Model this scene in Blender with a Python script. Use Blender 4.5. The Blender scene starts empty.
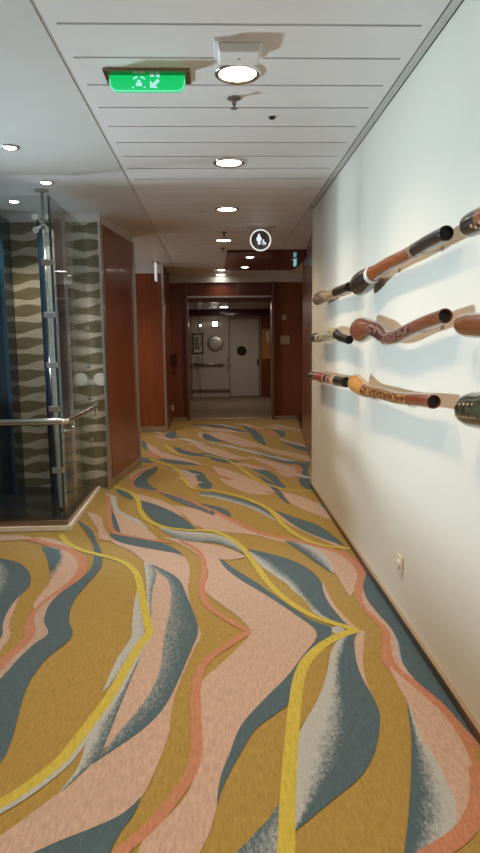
import bpy, bmesh, math, random
from mathutils import Vector, Matrix
from mathutils.geometry import tessellate_polygon
random.seed(4)
PI = math.pi
C = bpy.context.scene.collection
S = bpy.context.scene

# ------------------------------------------------------------------ camera
F = 620.0; H = 1.4
dY = Vector((216-240, 426.5-343, -F)).normalized()
zc = Vector((-0.017, 1, 0)); zc = (zc - zc.dot(dY)*dY).normalized()
xc = dY.cross(zc)
R = Matrix((xc, dY, zc))
cam_d = bpy.data.cameras.new('camera'); cam = bpy.data.objects.new('camera', cam_d); C.objects.link(cam)
cam.matrix_world = Matrix.Translation((0, 0, H)) @ R.to_4x4()
cam_d.sensor_fit = 'VERTICAL'; cam_d.sensor_height = 36; cam_d.lens = F/853*36
cam_d.clip_start = .02
S.camera = cam
def ray(x, y): return R @ Vector(((x-240)/F, (426.5-y)/F, -1))
def on(x, y, ax, val):
    r = ray(x, y); o = Vector((0, 0, H)); return o + r*((val-o[ax])/r[ax])

# ------------------------------------------------------------------ scene objects
def tag(o, label=None, cat=None, group=None, kind=None):
    if label: o['label'] = label
    if cat: o['category'] = cat
    if group: o['group'] = group
    if kind: o['kind'] = kind
    return o
def thing(name, label, cat, loc=(0, 0, 0), group=None):
    o = bpy.data.objects.new(name, None); C.objects.link(o); o.location = loc; o.empty_display_size = .05
    return tag(o, label, cat, group)
def obj(name, bm, mats, parent=None, smooth=False, bevel=0):
    bmesh.ops.recalc_face_normals(bm, faces=bm.faces)
    me = bpy.data.meshes.new(name); bm.to_mesh(me); bm.free()
    for m in (mats if isinstance(mats, (list, tuple)) else [mats]): me.materials.append(m)
    o = bpy.data.objects.new(name, me); C.objects.link(o)
    if smooth:
        for p in me.polygons: p.use_smooth = True
    if parent is not None:
        w = Vector((0, 0, 0)); p = parent
        while p is not None: w += p.location; p = p.parent
        o.parent = parent
        me.transform(Matrix.Translation(-w))
    else:                                   # put the origin at the base of a one-mesh thing
        xs = [v.co for v in me.vertices]
        c = Vector((sum(v.x for v in xs)/len(xs), sum(v.y for v in xs)/len(xs), min(v.z for v in xs)))
        me.transform(Matrix.Translation(-c)); o.location = c
    if bevel:
        b = o.modifiers.new('bevel', 'BEVEL'); b.width = bevel; b.segments = 2; b.limit_method = 'ANGLE'
    return o
def struct(name, bm, m, bevel=0):
    bmesh.ops.recalc_face_normals(bm, faces=bm.faces)
    me = bpy.data.meshes.new(name); bm.to_mesh(me); bm.free(); me.materials.append(m)
    o = bpy.data.objects.new(name, me); C.objects.link(o); o['kind'] = 'structure'
    if bevel:
        b = o.modifiers.new('bevel', 'BEVEL'); b.width = bevel; b.segments = 2; b.limit_method = 'ANGLE'
    return o
def box(bm, x0, x1, y0, y1, z0, z1):
    vs = [bm.verts.new((x, y, z)) for z in (z0, z1) for y in (y0, y1) for x in (x0, x1)]
    for f in ((0, 1, 3, 2), (4, 6, 7, 5), (0, 4, 5, 1), (2, 3, 7, 6), (0, 2, 6, 4), (1, 5, 7, 3)):
        bm.faces.new([vs[i] for i in f])
    return vs
def boxm(*a):
    bm = bmesh.new(); box(bm, *a); return bm
def frustum(bm, c, w0, d0, w1, d1, z0, z1):
    vs = []
    for w, d, z in ((w0, d0, z0), (w1, d1, z1)):
        for y in (-d/2, d/2):
            for x in (-w/2, w/2): vs.append(bm.verts.new((c[0]+x, c[1]+y, z)))
    for f in ((0, 1, 3, 2), (4, 6, 7, 5), (0, 4, 5, 1), (2, 3, 7, 6), (0, 2, 6, 4), (1, 5, 7, 3)):
        bm.faces.new([vs[i] for i in f])
def lathe(bm, prof, c, n=32, axis='z'):
    rings = []
    for r, h in prof:
        ring = []
        for i in range(n):
            a = 2*PI*i/n; p = (r*math.cos(a), r*math.sin(a), h)
            if axis == 'y': p = (p[0], p[2], p[1])
            if axis == 'x': p = (p[2], p[0], p[1])
            ring.append(bm.verts.new(Vector(c)+Vector(p)))
        rings.append(ring)
    for a, b in zip(rings, rings[1:]):
        for i in range(n): bm.faces.new((a[i], a[(i+1) % n], b[(i+1) % n], b[i]))
    for ring in (rings[0], rings[-1]): bm.faces.new(ring)
    return bm
def tube(bm, pts, rad, n=16, caps=True):
    pts = [Vector(p) for p in pts]
    rs = rad if isinstance(rad, (list, tuple)) else [rad]*len(pts)
    rings = []; ref = None
    for i, p in enumerate(pts):
        t = (pts[min(i+1, len(pts)-1)]-pts[max(i-1, 0)]).normalized()
        if ref is None: ref = Vector((0, 0, 1)) if abs(t.z) < .9 else Vector((1, 0, 0))
        u = (ref - ref.dot(t)*t).normalized(); ref = u; v = t.cross(u)
        rings.append([bm.verts.new(p + rs[i]*(math.cos(2*PI*k/n)*u + math.sin(2*PI*k/n)*v)) for k in range(n)])
    for a, b in zip(rings, rings[1:]):
        for i in range(n): bm.faces.new((a[i], a[(i+1) % n], b[(i+1) % n], b[i]))
    if caps:
        bm.faces.new(rings[0]); bm.faces.new(rings[-1])
    return rings
def cat(pts, sub=6):
    pts = [Vector(p) for p in pts]; out = []
    for i in range(len(pts)-1):
        p0, p1, p2, p3 = pts[max(i-1, 0)], pts[i], pts[i+1], pts[min(i+2, len(pts)-1)]
        for k in range(sub):
            t = k/sub
            out.append(.5*((2*p1)+(p2-p0)*t+(2*p0-5*p1+4*p2-p3)*t*t+(3*p1-p0-3*p2+p3)*t**3))
    out.append(pts[-1]); return out
def prism_xz(bm, poly, y0, y1):
    a = [bm.verts.new((x, y0, z)) for x, z in poly]; b = [bm.verts.new((x, y1, z)) for x, z in poly]
    n = len(poly)
    bm.faces.new(a); bm.faces.new(b[::-1])
    for i in range(n): bm.faces.new((a[i], b[i], b[(i+1) % n], a[(i+1) % n]))
def prism_xy(bm, poly, z0, z1):
    a = [bm.verts.new((x, y, z0)) for x, y in poly]; b = [bm.verts.new((x, y, z1)) for x, y in poly]
    n = len(poly)
    bm.faces.new(a); bm.faces.new(b[::-1])
    for i in range(n): bm.faces.new((a[i], b[i], b[(i+1) % n], a[(i+1) % n]))
def ribbon_wall(bm, plan, z0, z1, th):       # a wall that follows a plan polyline, thickened to its left
    plan = [Vector((p[0], p[1])) for p in plan]; outer = []
    for i, p in enumerate(plan):
        t = (plan[min(i+1, len(plan)-1)]-plan[max(i-1, 0)]).normalized()
        outer.append(p + Vector((-t.y, t.x))*th)
    prism_xy_poly = [(p.x, p.y) for p in plan]+[(p.x, p.y) for p in outer[::-1]]
    n = len(plan); A = []; B = []
    for z, L in ((z0, A), (z1, B)):
        for p in plan: L.append(bm.verts.new((p.x, p.y, z)))
        for p in outer: L.append(bm.verts.new((p.x, p.y, z)))
    for i in range(n-1):
        bm.faces.new((A[i], A[i+1], B[i+1], B[i])); bm.faces.new((A[n+i], B[n+i], B[n+i+1], A[n+i+1]))
        bm.faces.new((A[i], A[n+i], A[n+i+1], A[i+1])); bm.faces.new((B[i], B[i+1], B[n+i+1], B[n+i]))
    for i in (0, n-1): bm.faces.new((A[i], B[i], B[n+i], A[n+i]))

# ------------------------------------------------------------------ materials
class NT:
    def __init__(s, name):
        s.m = bpy.data.materials.new(name); s.m.use_nodes = True; s.t = s.m.node_tree
        s.b = s.t.nodes['Principled BSDF']; s.o = s.t.nodes['Material Output']; s._tc = None
    def n(s, typ, **kw):
        x = s.t.nodes.new(typ)
        for k, v in kw.items(): setattr(x, k, v)
        return x
    def l(s, a, b): s.t.links.new(a, b)
    def co(s):
        if not s._tc: s._tc = s.n('ShaderNodeTexCoord')
        return s._tc.outputs['Object']
    def map(s, scale):
        m = s.n('ShaderNodeMapping'); m.inputs['Scale'].default_value = scale; s.l(s.co(), m.inputs['Vector']); return m.outputs[0]
    def noise(s, vec, scale, detail=3, rough=.5):
        x = s.n('ShaderNodeTexNoise'); x.inputs['Scale'].default_value = scale; x.inputs['Detail'].default_value = detail
        x.inputs['Roughness'].default_value = rough; s.l(vec, x.inputs['Vector']); return x.outputs['Fac']
    def ramp(s, fac, stops, interp='LINEAR'):
        r = s.n('ShaderNodeValToRGB'); r.color_ramp.interpolation = interp
        e = r.color_ramp.elements
        while len(e) < len(stops): e.new(.5)
        for el, (p, c) in zip(e, stops): el.position = p; el.color = (*c, 1)
        s.l(fac, r.inputs[0]); return r.outputs[0]
    def math(s, op, a, b=None, c=None):
        x = s.n('ShaderNodeMath', operation=op)
        for i, v in enumerate((a, b, c)):
            if v is None: continue
            if isinstance(v, (int, float)): x.inputs[i].default_value = v
            else: s.l(v, x.inputs[i])
        return x.outputs[0]
    def mix(s, fac, a, b):
        x = s.n('ShaderNodeMix', data_type='RGBA')
        for i, v in ((0, fac), (6, a), (7, b)):
            if isinstance(v, tuple): x.inputs[i].default_value = (*v, 1)
            elif isinstance(v, (int, float)): x.inputs[i].default_value = v
            else: s.l(v, x.inputs[i])
        return x.outputs[2]
    def bump(s, h, strength=.2, dist=.01):
        b = s.n('ShaderNodeBump'); b.inputs['Strength'].default_value = strength; b.inputs['Distance'].default_value = dist
        s.l(h, b.inputs['Height']); s.l(b.outputs[0], s.b.inputs['Normal'])
    def base(s, v):
        if isinstance(v, tuple): s.b.inputs['Base Color'].default_value = (*v, 1)
        else: s.l(v, s.b.inputs['Base Color'])
    def set(s, rough=.5, metal=0, spec=.5, coat=0):
        s.b.inputs['Roughness'].default_value = rough; s.b.inputs['Metallic'].default_value = metal
        s.b.inputs['Specular IOR Level'].default_value = spec; s.b.inputs['Coat Weight'].default_value = coat
        s.b.inputs['Coat Roughness'].default_value = .08
        return s.m
def plain(name, col, rough=.5, metal=0, spec=.5, coat=0, var=.06, scale=30):
    t = NT(name); f = t.noise(t.co(), scale)
    t.base(t.ramp(f, [(.3, tuple(c*(1-var) for c in col)), (.7, tuple(min(1, c*(1+var)) for c in col))]))
    return t.set(rough, metal, spec, coat)
def emis(name, col, st):
    t = NT(name); t.base((0.8, .8, .8)); t.b.inputs['Emission Color'].default_value = (*col, 1); t.b.inputs['Emission Strength'].default_value = st
    return t.set(.4)
def glassy(name, tint, refl=.5, ior=1.45):
    t = NT(name); t.t.nodes.remove(t.b)
    tr = t.n('ShaderNodeBsdfTransparent'); tr.inputs[0].default_value = (*tint, 1)
    gl = t.n('ShaderNodeBsdfGlossy'); gl.inputs['Roughness'].default_value = .01; gl.inputs[0].default_value = (.9, .95, 1, 1)
    fr = t.n('ShaderNodeFresnel'); fr.inputs[0].default_value = ior
    k = t.math('MULTIPLY', fr.outputs[0], refl)
    mx = t.n('ShaderNodeMixShader'); t.l(k, mx.inputs[0]); t.l(tr.outputs[0], mx.inputs[1]); t.l(gl.outputs[0], mx.inputs[2])
    t.l(mx.outputs[0], t.o.inputs['Surface']); return t.m
def wood(name, dark, light, rough=.32, coat=.25):
    t = NT(name); v = t.map((22, 22, .9)); f = t.noise(v, 2.2, 6, .6); g = t.noise(t.map((3, 3, .3)), 1.5, 2)
    f2 = t.math('ADD', t.math('MULTIPLY', f, .7), t.math('MULTIPLY', g, .3))
    t.base(t.ramp(f2, [(.3, dark), (.7, light)])); return t.set(rough, 0, .4, coat)

def carpet(name, col, col2=None, grad=False):
    t = NT(name)
    pile = t.noise(t.map((1, 1, 1)), 260, 2, .7)
    soft = t.noise(t.map((5, 1, 1)), 22, 4, .6)
    k = t.math('ADD', t.math('MULTIPLY', pile, .65), t.math('MULTIPLY', soft, .35))
    if grad:
        at = t.n('ShaderNodeAttribute', attribute_name='fade')
        streak = t.noise(t.map((1.0, .45, 1)), 110, 4, .75)
        d = t.math('ADD', at.outputs['Fac'], t.math('MULTIPLY', t.math('SUBTRACT', streak, .5), 1.5))
        c = t.mix(t.math('MULTIPLY', t.math('SUBTRACT', d, .2), 1.7), col, col2)
        x = [n for n in t.t.nodes if n.type == 'MIX'][-1]; x.clamp_factor = True
    else: c = t.ramp(t.math('ADD', t.math('MULTIPLY', pile, .0), soft), [(.3, tuple(a*.92 for a in col)), (.7, tuple(a*1.08 for a in col))])
    dk = t.mix(.5, c, (0, 0, 0))
    x = t.ramp(k, [(.3, (.72,)*3), (.65, (1.12,)*3)])
    mul = t.n('ShaderNodeMix', data_type='RGBA', blend_type='MULTIPLY'); mul.inputs[0].default_value = 1
    t.l(c, mul.inputs[6]); t.l(x, mul.inputs[7]); t.base(mul.outputs[2])
    t.bump(pile, .35, .004)
    t.b.inputs['Sheen Weight'].default_value = .15
    return t.set(.95, 0, .1)
OCH, PNK, TEA, SAL, YEL, WHT = (.342, .232, .062), (.48, .345, .285), (.072, .12, .152), (.45, .205, .128), (.50, .415, .07), (.40, .425, .44)
MC = [carpet('carpet_ochre', OCH), carpet('carpet_pink', PNK), carpet('carpet_teal', TEA), carpet('carpet_salmon', SAL),
      carpet('carpet_yellow', YEL), carpet('carpet_white', WHT), carpet('carpet_fade', WHT, TEA, True), carpet('carpet_pink_fade', PNK, TEA, True)]

WALLW = plain('painted_wall', (.68, .645, .57), .6, 0, .25, 0, .015, 2)
CEIL = plain('ceiling_paint', (.74, .72, .715), .38, 0, .4, 0, .02, 3)
CEIL2 = plain('ceiling_plain_paint', (.62, .61, .59), .4, 0, .4, 0, .02, 3)
GROOVE = plain('groove_dark', (.16, .15, .14), .8)
TRIMG = plain('ceiling_trim_grey', (.52, .50, .48), .4)
WOOD = wood('cherry_veneer', (.16, .042, .016), (.27, .078, .03))
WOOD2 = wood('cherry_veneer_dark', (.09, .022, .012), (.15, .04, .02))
BROWN = wood('door_frame_veneer', (.13, .05, .03), (.2, .085, .055))
CREAM = plain('cream_paint', (.62, .52, .42), .6)
BRONZE = plain('bronze_metal', (.30, .23, .16), .3, 1, .5, 0, .1, 8)
BRASSL = plain('bronze_edge_bright', (.62, .50, .36), .32, .8)
STEEL = plain('polished_steel', (.72, .72, .70), .14, 1, .5, 0, .04, 12)
STEELR = plain('brushed_steel', (.55, .53, .50), .35, 1, .5, 0, .08, 20)
CHALK = plain('chalk_white_edge', (.75, .72, .66), .5)
BLACK = plain('black_gloss', (.012, .013, .014), .25)
MATTBL = plain('black_matt', (.012, .011, .011), .7)
NAVY = plain('navy_lacquer', (.006, .022, .042), .22, 0, .5, .3)
BLUEG = plain('blue_glass_fin', (.015, .05, .085), .15, 0, .6, .4)
WHITEP = plain('white_plastic', (.72, .71, .68), .45)
GREYP = plain('grey_plate', (.42, .34, .27), .4, .3)
PINKG = plain('painted_reflection', (.30, .24, .22), .3, .2)
DARKFL = plain('black_stone_floor', (.02, .022, .025), .12, 0, .5)
GLASS = glassy('clear_glass', (.93, .94, .92), .42)
ACRYL = glassy('clear_acrylic', (.93, .93, .93), .6)
GLASSEDGE = plain('glass_edge_dark', (.03, .05, .05), .2)
LENS = emis('downlight_lens', (1, .93, .82), 7)
LENS2 = emis('spot_lens', (1, .92, .8), 10)
LAMPW = emis('small_lamp_white', (1, .93, .8), 5)

def wavewall():
    t = NT('wave_mosaic'); sep = t.n('ShaderNodeSeparateXYZ'); t.l(t.co(), sep.inputs[0])
    x, z = sep.outputs['X'], sep.outputs['Z']
    v = t.math('DIVIDE', t.math('ADD', z, t.math('MULTIPLY', t.math('SINE', t.math('MULTIPLY', x, 9)), .012)), .15)
    row = t.math('FLOOR', v); fr = t.math('FRACT', v)
    wn = t.n('ShaderNodeTexWhiteNoise', noise_dimensions='1D'); t.l(row, wn.inputs['W'])
    ph = t.math('MULTIPLY', wn.outputs['Value'], 3.6)
    sn = t.math('SINE', t.math('ADD', t.math('MULTIPLY', x, 17.5), ph))
    half = t.math('ADD', .285, t.math('MULTIPLY', sn, .10))
    d = t.math('ABSOLUTE', t.math('SUBTRACT', fr, .5))
    k = t.math('LESS_THAN', d, half)
    g = t.noise(t.map((1, 1, 14)), 9, 2)
    a = t.ramp(g, [(.35, (.16, .138, .08)), (.65, (.215, .185, .11))]); b = t.ramp(g, [(.35, (.47, .43, .35)), (.65, (.56, .52, .44))])
    t.base(t.mix(k, b, a)); return t.set(.35, 0, .4)
WAVE = wavewall()

# ------------------------------------------------------------------ carpet floor
ZC = 2.60
fbm = bmesh.new(); fade = fbm.verts.layers.float.new('fade'); layer = [0]
def face_poly(pts3, mi, t=0):
    vs = [fbm.verts.new(p) for p in pts3]
    for i, v in enumerate(vs): v[fade] = t if not isinstance(t, (list, tuple)) else t[i]
    for tri in tessellate_polygon([pts3]):
        try: f = fbm.faces.new([vs[i] for i in tri]); f.material_index = mi; f.normal_update()
        except ValueError: continue
        if f.normal.z < 0: f.normal_flip()
def nz():
    layer[0] += 1; return layer[0]*3.5e-5
def fp(p, z): q = on(p[0], p[1], 2, 0); return Vector((q.x, q.y, z))
def smooth_closed(P, sub=5):
    n = len(P); out = []; corner = []
    for i in range(n):
        a, b = (P[i]-P[i-1]), (P[(i+1) % n]-P[i])
        corner.append(a.length < 1e-6 or b.length < 1e-6 or a.angle(b) > 1.15)
    for i in range(n):
        p1, p2 = P[i], P[(i+1) % n]; L = (p2-p1).length
        def tan(j):
            if corner[j]: return None
            a, b = P[j]-P[j-1], P[(j+1) % n]-P[j]
            return (a.normalized()*b.length + b.normalized()*a.length).normalized()
        t1, t2 = tan(i), tan((i+1) % n); d = (p2-p1).normalized()
        m1 = (t1 or (d if t2 is None else (2*d-t2).normalized()))*L; m2 = (t2 or (d if t1 is None else (2*d-t1).normalized()))*L
        for k in range(sub):
            u = k/sub; h = (2*u**3-3*u*u+1, u**3-2*u*u+u, -2*u**3+3*u*u, u**3-u*u)
            out.append(p1*h[0]+m1*h[1]+p2*h[2]+m2*h[3])
    return out
def poly(mi, pts, t=0.0):
    z = nz(); P = [fp(p, z) for p in pts]
    if P[0].y > 9.5: pass
    face_poly(smooth_closed(P), mi, t)
def strip(A, B, mi, ta, tb):
    z = 0
    va = [fbm.verts.new(p) for p in A]; vb = [fbm.verts.new(p) for p in B]
    for v in va: v[fade] = ta
    for v in vb: v[fade] = tb
    for i in range(len(A)-1):
        for tri in ((va[i], va[i+1], vb[i+1]), (va[i], vb[i+1], vb[i])):
            f = fbm.faces.new(tri); f.material_index = mi; f.normal_update()
            if f.normal.z < 0: f.normal_flip()
def resamp(P, n):
    L = [0]
    for a, b in zip(P, P[1:]): L.append(L[-1]+(b-a).length)
    out = []; j = 0
    for i in range(n):
        s = L[-1]*i/(n-1)
        while j < len(P)-2 and L[j+1] < s: j += 1
        u = (s-L[j])/max(1e-9, L[j+1]-L[j]); out.append(P[j].lerp(P[j+1], min(1, max(0, u))))
    return out
def ribbon(mi, left, right, ta=0., tb=1.):
    z = nz()
    A = resamp(cat([fp(p, z) for p in left], 8), 60); B = resamp(cat([fp(p, z) for p in right], 8), 60)
    strip(A, B, mi, ta, tb)
def line(mi, pts, w, edge=None):
    z = nz(); P = [fp(p, z) for p in pts]; out = []
    if pts[-1][0] < 0 or pts[-1][1] > 853:                # the band carries on past the edge of the picture
        d = (P[-1]-P[-2]).normalized(); q = Vector((-d.y, d.x, 0))
        P += [P[-1]+d*.5+q*.08, P[-1]+d*1.0-q*.02, P[-1]+d*1.6-q*.2, P[-1]+d*2.3]
    n = len(P); cor = [0 < i < n-1 and (P[i]-P[i-1]).angle(P[i+1]-P[i]) > 1.2 for i in range(n)]
    seg = [0]+[i for i in range(n) if cor[i]]+[n-1]
    for a, b in zip(seg, seg[1:]):
        Q = resamp(cat(P[a:b+1], 8), 14*(b-a)+2); Lf, Rt = [], []
        for i, p in enumerate(Q):
            t = (Q[min(i+1, len(Q)-1)]-Q[max(i-1, 0)]).normalized(); nn = Vector((-t.y, t.x, 0))*w/2
            Lf.append(p+nn); Rt.append(p-nn)
        strip(Lf, Rt, mi, 0, 0)
O_, P_, T_, S_, Y_, W_, G_, PG = range(8)
face_poly([Vector((-6, -3, 0)), Vector((1.6, -3, 0)), Vector((1.6, 11.35, 0)), Vector((-6, 11.35, 0))], O_)
# --- far bands
poly(P_, [(196,433),(222,432),(240,437),(255,443),(268,448),(250,447),(225,441),(205,436)])
poly(T_, [(240,424.5),(252,428),(259,433),(264,440),(267,447),(258,442),(250,433)])
poly(T_, [(272,428),(281,430),(285,435),(282,438),(277,433)])
poly(S_, [(262,431),(272,432),(277,435),(270,436)])
poly(P_, [(279,437),(290,441),(308,446),(312,450),(296,447),(284,442)])
poly(T_, [(281,441.5),(295,444.5),(309,449),(311,453),(298,449)])
poly(P_, [(258,446),(275,449),(295,453),(312,458),(311,462),(288,456),(268,451)])
poly(T_, [(254,450.5),(270,454),(285,458.5),(302,462.5),(312,466),(290,464),(270,459)])
poly(T_, [(190,424),(215,425),(240,428),(215,427.5)])
poly(P_, [(200,428),(225,429),(250,433),(225,432)])
poly(P_, [(199,434),(204,433.5),(207,439),(202,438)])
poly(T_, [(204,433),(212,436),(220,442),(213,442),(207,440)])
poly(W_, [(206,439),(212,441.5),(219,442.5),(212,443.5)])
poly(T_, [(165,437),(170,432),(176,430.5),(176,435),(172,440),(166,439)])
poly(T_, [(174,446.5),(187,450),(200,454),(206,458),(190,456.5),(178,452)])
poly(P_, [(157,451),(172,455),(190,460),(204,465),(184,463),(166,458)])
poly(P_, [(196,446),(215,448),(236,455),(252,459),(232,459),(212,454)])
poly(T_, [(198,452),(214,455),(232,460),(246,464),(226,463),(208,458)])
poly(T_, [(158,459),(175,460),(188,462),(200,465.5),(180,464.5),(165,462)])
poly(T_, [(142,440),(147,444),(146,450),(142,446)])
poly(P_, [(146,444),(152,446),(160,452),(164,458),(156,455),(149,449)])
poly(S_, [(148,451),(156,454),(163,459),(156,458)])
poly(T_, [(141,457),(148,458.5),(153,463),(147,463),(141,460)])
poly(P_, [(131,481),(138,470),(150,466.5),(146,471),(136,480)])
poly(P_, [(212,466),(230,470.5),(247,477),(262,484),(278,490),(284,493),(263,491),(243,485),(222,476)])
poly(P_, [(246,455.5),(262,459),(280,464),(293,467),(298,472),(292,478),(282,475),(272,467),(258,461)])
poly(T_, [(243,464),(258,467.5),(272,473),(281,482),(288,491),(277,486),(268,478),(255,471)])
poly(T_, [(300,466),(310,461),(311,483),(318,494),(303,487),(299,480),(302,474)])
line(S_, [(292,464),(300,469),(297,475),(291,478)], .06)
poly(P_, [(186,470),(196,475),(200,484),(194,487),(187,482)])
poly(T_, [(184,469),(200,472),(207,479),(212,487),(206,491),(199,486),(196,477)])
line(S_, [(199,470),(216,474),(232,480)], .04)
poly(P_, [(219,478),(240,483),(258,490),(274,494),(256,494.5),(234,488)])
poly(T_, [(257,474.5),(268,480),(278,489),(286,498),(290,505),(282,500),(276,493),(268,485)])
poly(P_, [(283,492),(296,495),(311,500),(328,514),(334,521),(312,513),(294,505)])
ribbon(G_, [(305,497),(318,505),(333,521)], [(312,501),(326,508),(336,523)], 0, .8)
for k, (mi, x, y, L_, h_) in enumerate([(P_,196,426,30,1.2),(W_,214,424,26,.8),(T_,222,427.5,30,1.3),(P_,232,423,34,1.0),(S_,246,427,22,.8),(P_,262,426,26,1.1),(W_,270,424.5,24,.8),(T_,204,437.5,24,1.3),(W_,216,444.5,36,1.2),
        (P_,152,436,26,1.6),(T_,160,433.5,22,1.3),(W_,176,438.5,32,1.3),(P_,186,443.5,34,1.6),(S_,180,449.5,24,.9),(W_,238,449.5,34,1.4),(P_,286,428,24,1.3),(P_,230,463,40,1.8),(W_,262,455.5,36,1.3),(W_,170,470,30,2.2),(S_,250,465,34,1.0),(P_,176,478,28,2.6),(W_,290,474,24,1.6),(P_,152,432,16,1)]):
    poly(mi, [(x, y), (x+L_*.3, y+L_*.03-h_*.6), (x+L_*.65, y+L_*.10-h_*.2), (x+L_, y+L_*.17), (x+L_*.7, y+L_*.13+h_*.7), (x+L_*.35, y+L_*.06+h_*.6)])
line(Y_, [(205,455),(227,460),(242,469),(255,479),(266,484),(283,489),(300,490.5),(313,490)], .035)
line(Y_, [(262,445),(275,450),(292,454),(310,458)], .035)
line(Y_, [(165,445),(173,451),(186,455.5),(210,458)], .04)
line(Y_, [(196,431),(222,437),(248,441),(262,445)], .03)
# --- middle band
ribbon(G_, [(200,492),(220,494),(250,502),(268,511)], [(200,496),(222,500),(252,509),(276,522)], 1.1, .1)
poly(T_, [(198,503),(208,505),(222,508),(231,517),(220,516),(206,511)])
poly(P_, [(192,511),(212,513),(230,519),(253,530),(272,538),(252,535),(232,533),(205,530),(197,524)])
poly(P_, [(272,512),(290,519),(314,531),(335,543),(348,552),(330,544),(300,530),(284,522)])
poly(T_, [(275,510),(290,516),(317,525),(332,535),(345,546),(323,539),(300,529),(285,519)])
poly(P_, [(255,533),(275,537),(305,541),(330,549),(344,556),(353,563),(358,575),(355,590),(350,597),(341,583),(332,568),(322,556),(300,546),(275,541)])
ribbon(G_, [(284,541),(302,553),(317,564),(331,573)], [(303,543),(320,551),(330,561),(334,573)], 1.1, -.1)
line(S_, [(205,507),(233,521),(260,533),(290,540),(318,546),(340,553),(354,562),(362,576),(359,590),(364,604),(376,618),(387,630),(389,645),(388,658),(393,668),(407,680),(426,696),(443,711),(459,730),(470,748),(477,768),(479,795),(473,818),(460,836),(440,850),(405,872)], .055)
poly(T_, [(363,566),(372,574),(500,766),(484,750),(462,725),(440,701),(418,683),(403,664),(399,648),(394,634),(378,614),(367,599),(363,585),(366,574)])
poly(P_, [(363,590),(367,600),(378,614),(393,632),(398,648),(403,664),(415,680),(404,673),(394,660),(391,645),(389,632),(378,620),(366,608)])
ribbon(G_, [(390,628),(395,640),(397,652),(400,662)], [(391,628),(397.5,640),(400,650),(402,662)], -.1, .6)
# salmon/ochre corner bottom right
poly(S_, [(449,714),(462,726),(486,752),(520,790),(500,790),(482,775),(468,745)])
poly(O_, [(470,745),(484,752),(520,792),(520,930),(440,930),(476,840),(482,800),(480,770)])
# pink loop and its fade
poly(P_, [(389,666),(405,680),(425,697),(442,713),(459,737),(472,765),(475,795),(469,815),(453,833),(425,870),(440,800),(430,760),(412,716),(406,700),(396,682)])
ribbon(G_, [(407,704),(411,735),(411,770),(409,808),(404,853),(396,900)], [(409,706),(421,736),(436,760),(448,784),(456,806),(453,831),(420,880)], 1.15, -.15)
line(S_, [(477,768),(479,795),(473,818),(460,836),(440,850),(405,872),(370,900)], .055)
# big teal with white fade beside the yellow tip
poly(T_, [(245,549),(270,554),(295,562),(312,572),(322,584),(326,597),(338,615),(358,630),(345,628),(327,620),(312,608),(303,592),(292,577),(270,561)])
ribbon(G_, [(247,552),(257,562),(267,573),(285,583),(300,600),(312,612),(340,627)], [(250,551),(270,559),(292,576),(304,590),(315,604),(327,616),(345,627)], -.1, 1.05)
poly(P_, [(322,581),(326,589),(332,601),(341,613),(352,624),(359,631),(349,626),(337,614),(326,598)])
poly(O_, [(262,567),(276,577),(292,590),(304,600),(313,613),(295,606),(278,594),(266,580)])
poly(T_, [(358,630),(354,640),(355,652),(360,672),(371,694),(379,712),(379,733),(373,757),(360,778),(335,799),(294,833),(300,800),(330,740),(336,690),(338,660),(338,640),(348,633)])
poly(P_, [(359,631),(365,631),(364,645),(363,660),(366,680),(372,695),(360,673),(355,652),(355,641)])
ribbon(G_, [(340,637),(331,652),(328,668),(320,695),(302,728),(296,745),(295,770),(294,800),(294,829)], [(349,634),(341,660),(342,690),(345,712),(343,740),(333,770),(315,800),(303,822),(295,832)], -.4, .85)
poly(O_, [(330,646),(328,652),(327,667),(320,695),(308,717),(299,730),(299,705),(303,680),(312,660)])
poly(W_, [(337,627),(344,628),(343,634),(335,634),(330,630)])
# big pink, teal leaf over it, salmon path
poly(P_, [(160,537),(182,540),(202,543),(217,554),(228,571),(240,580),(265,595),(295,615),(316,632),(302,657),(287,677),(262,702),(240,728),(230,753),(220,780),(217,806),(215,815),(209,835),(200,853),(180,900),(150,930),(100,930),(138,853),(142,843),(165,820),(187,795),(197,765),(200,733),(199,700),(202,682),(220,665),(238,648),(250,633),(240,619),(227,609),(212,598),(204,590),(208,577),(206,565),(197,555)])
poly(T_, [(217,554),(230,566),(242,574),(255,582),(275,596),(292,608),(315,622),(331,628),(330,636),(318,648),(305,664),(297,680),(293,700),(287,706),(255,731),(240,755),(230,773),(222,790),(217,808),(220,780),(230,753),(240,728),(262,702),(287,677),(302,657),(317,632),(295,615),(265,595),(240,580),(228,571)])
line(S_, [(180,541),(196,550),(203,560),(204,574),(202,586),(203,597),(210,608),(226,619),(249,632)], .036)
line(S_, [(249,632),(229,645),(211,657),(200,671),(196,690),(196,715),(197,740),(196,758),(190,775),(176,796),(160,817),(142,835),(122,852),(90,885)], .04)
ribbon(G_, [(281,800),(270,818),(255,834),(238,852),(200,890)], [(286,800),(286,820),(284,840),(282,870),(278,910)], .75, .35)
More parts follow.
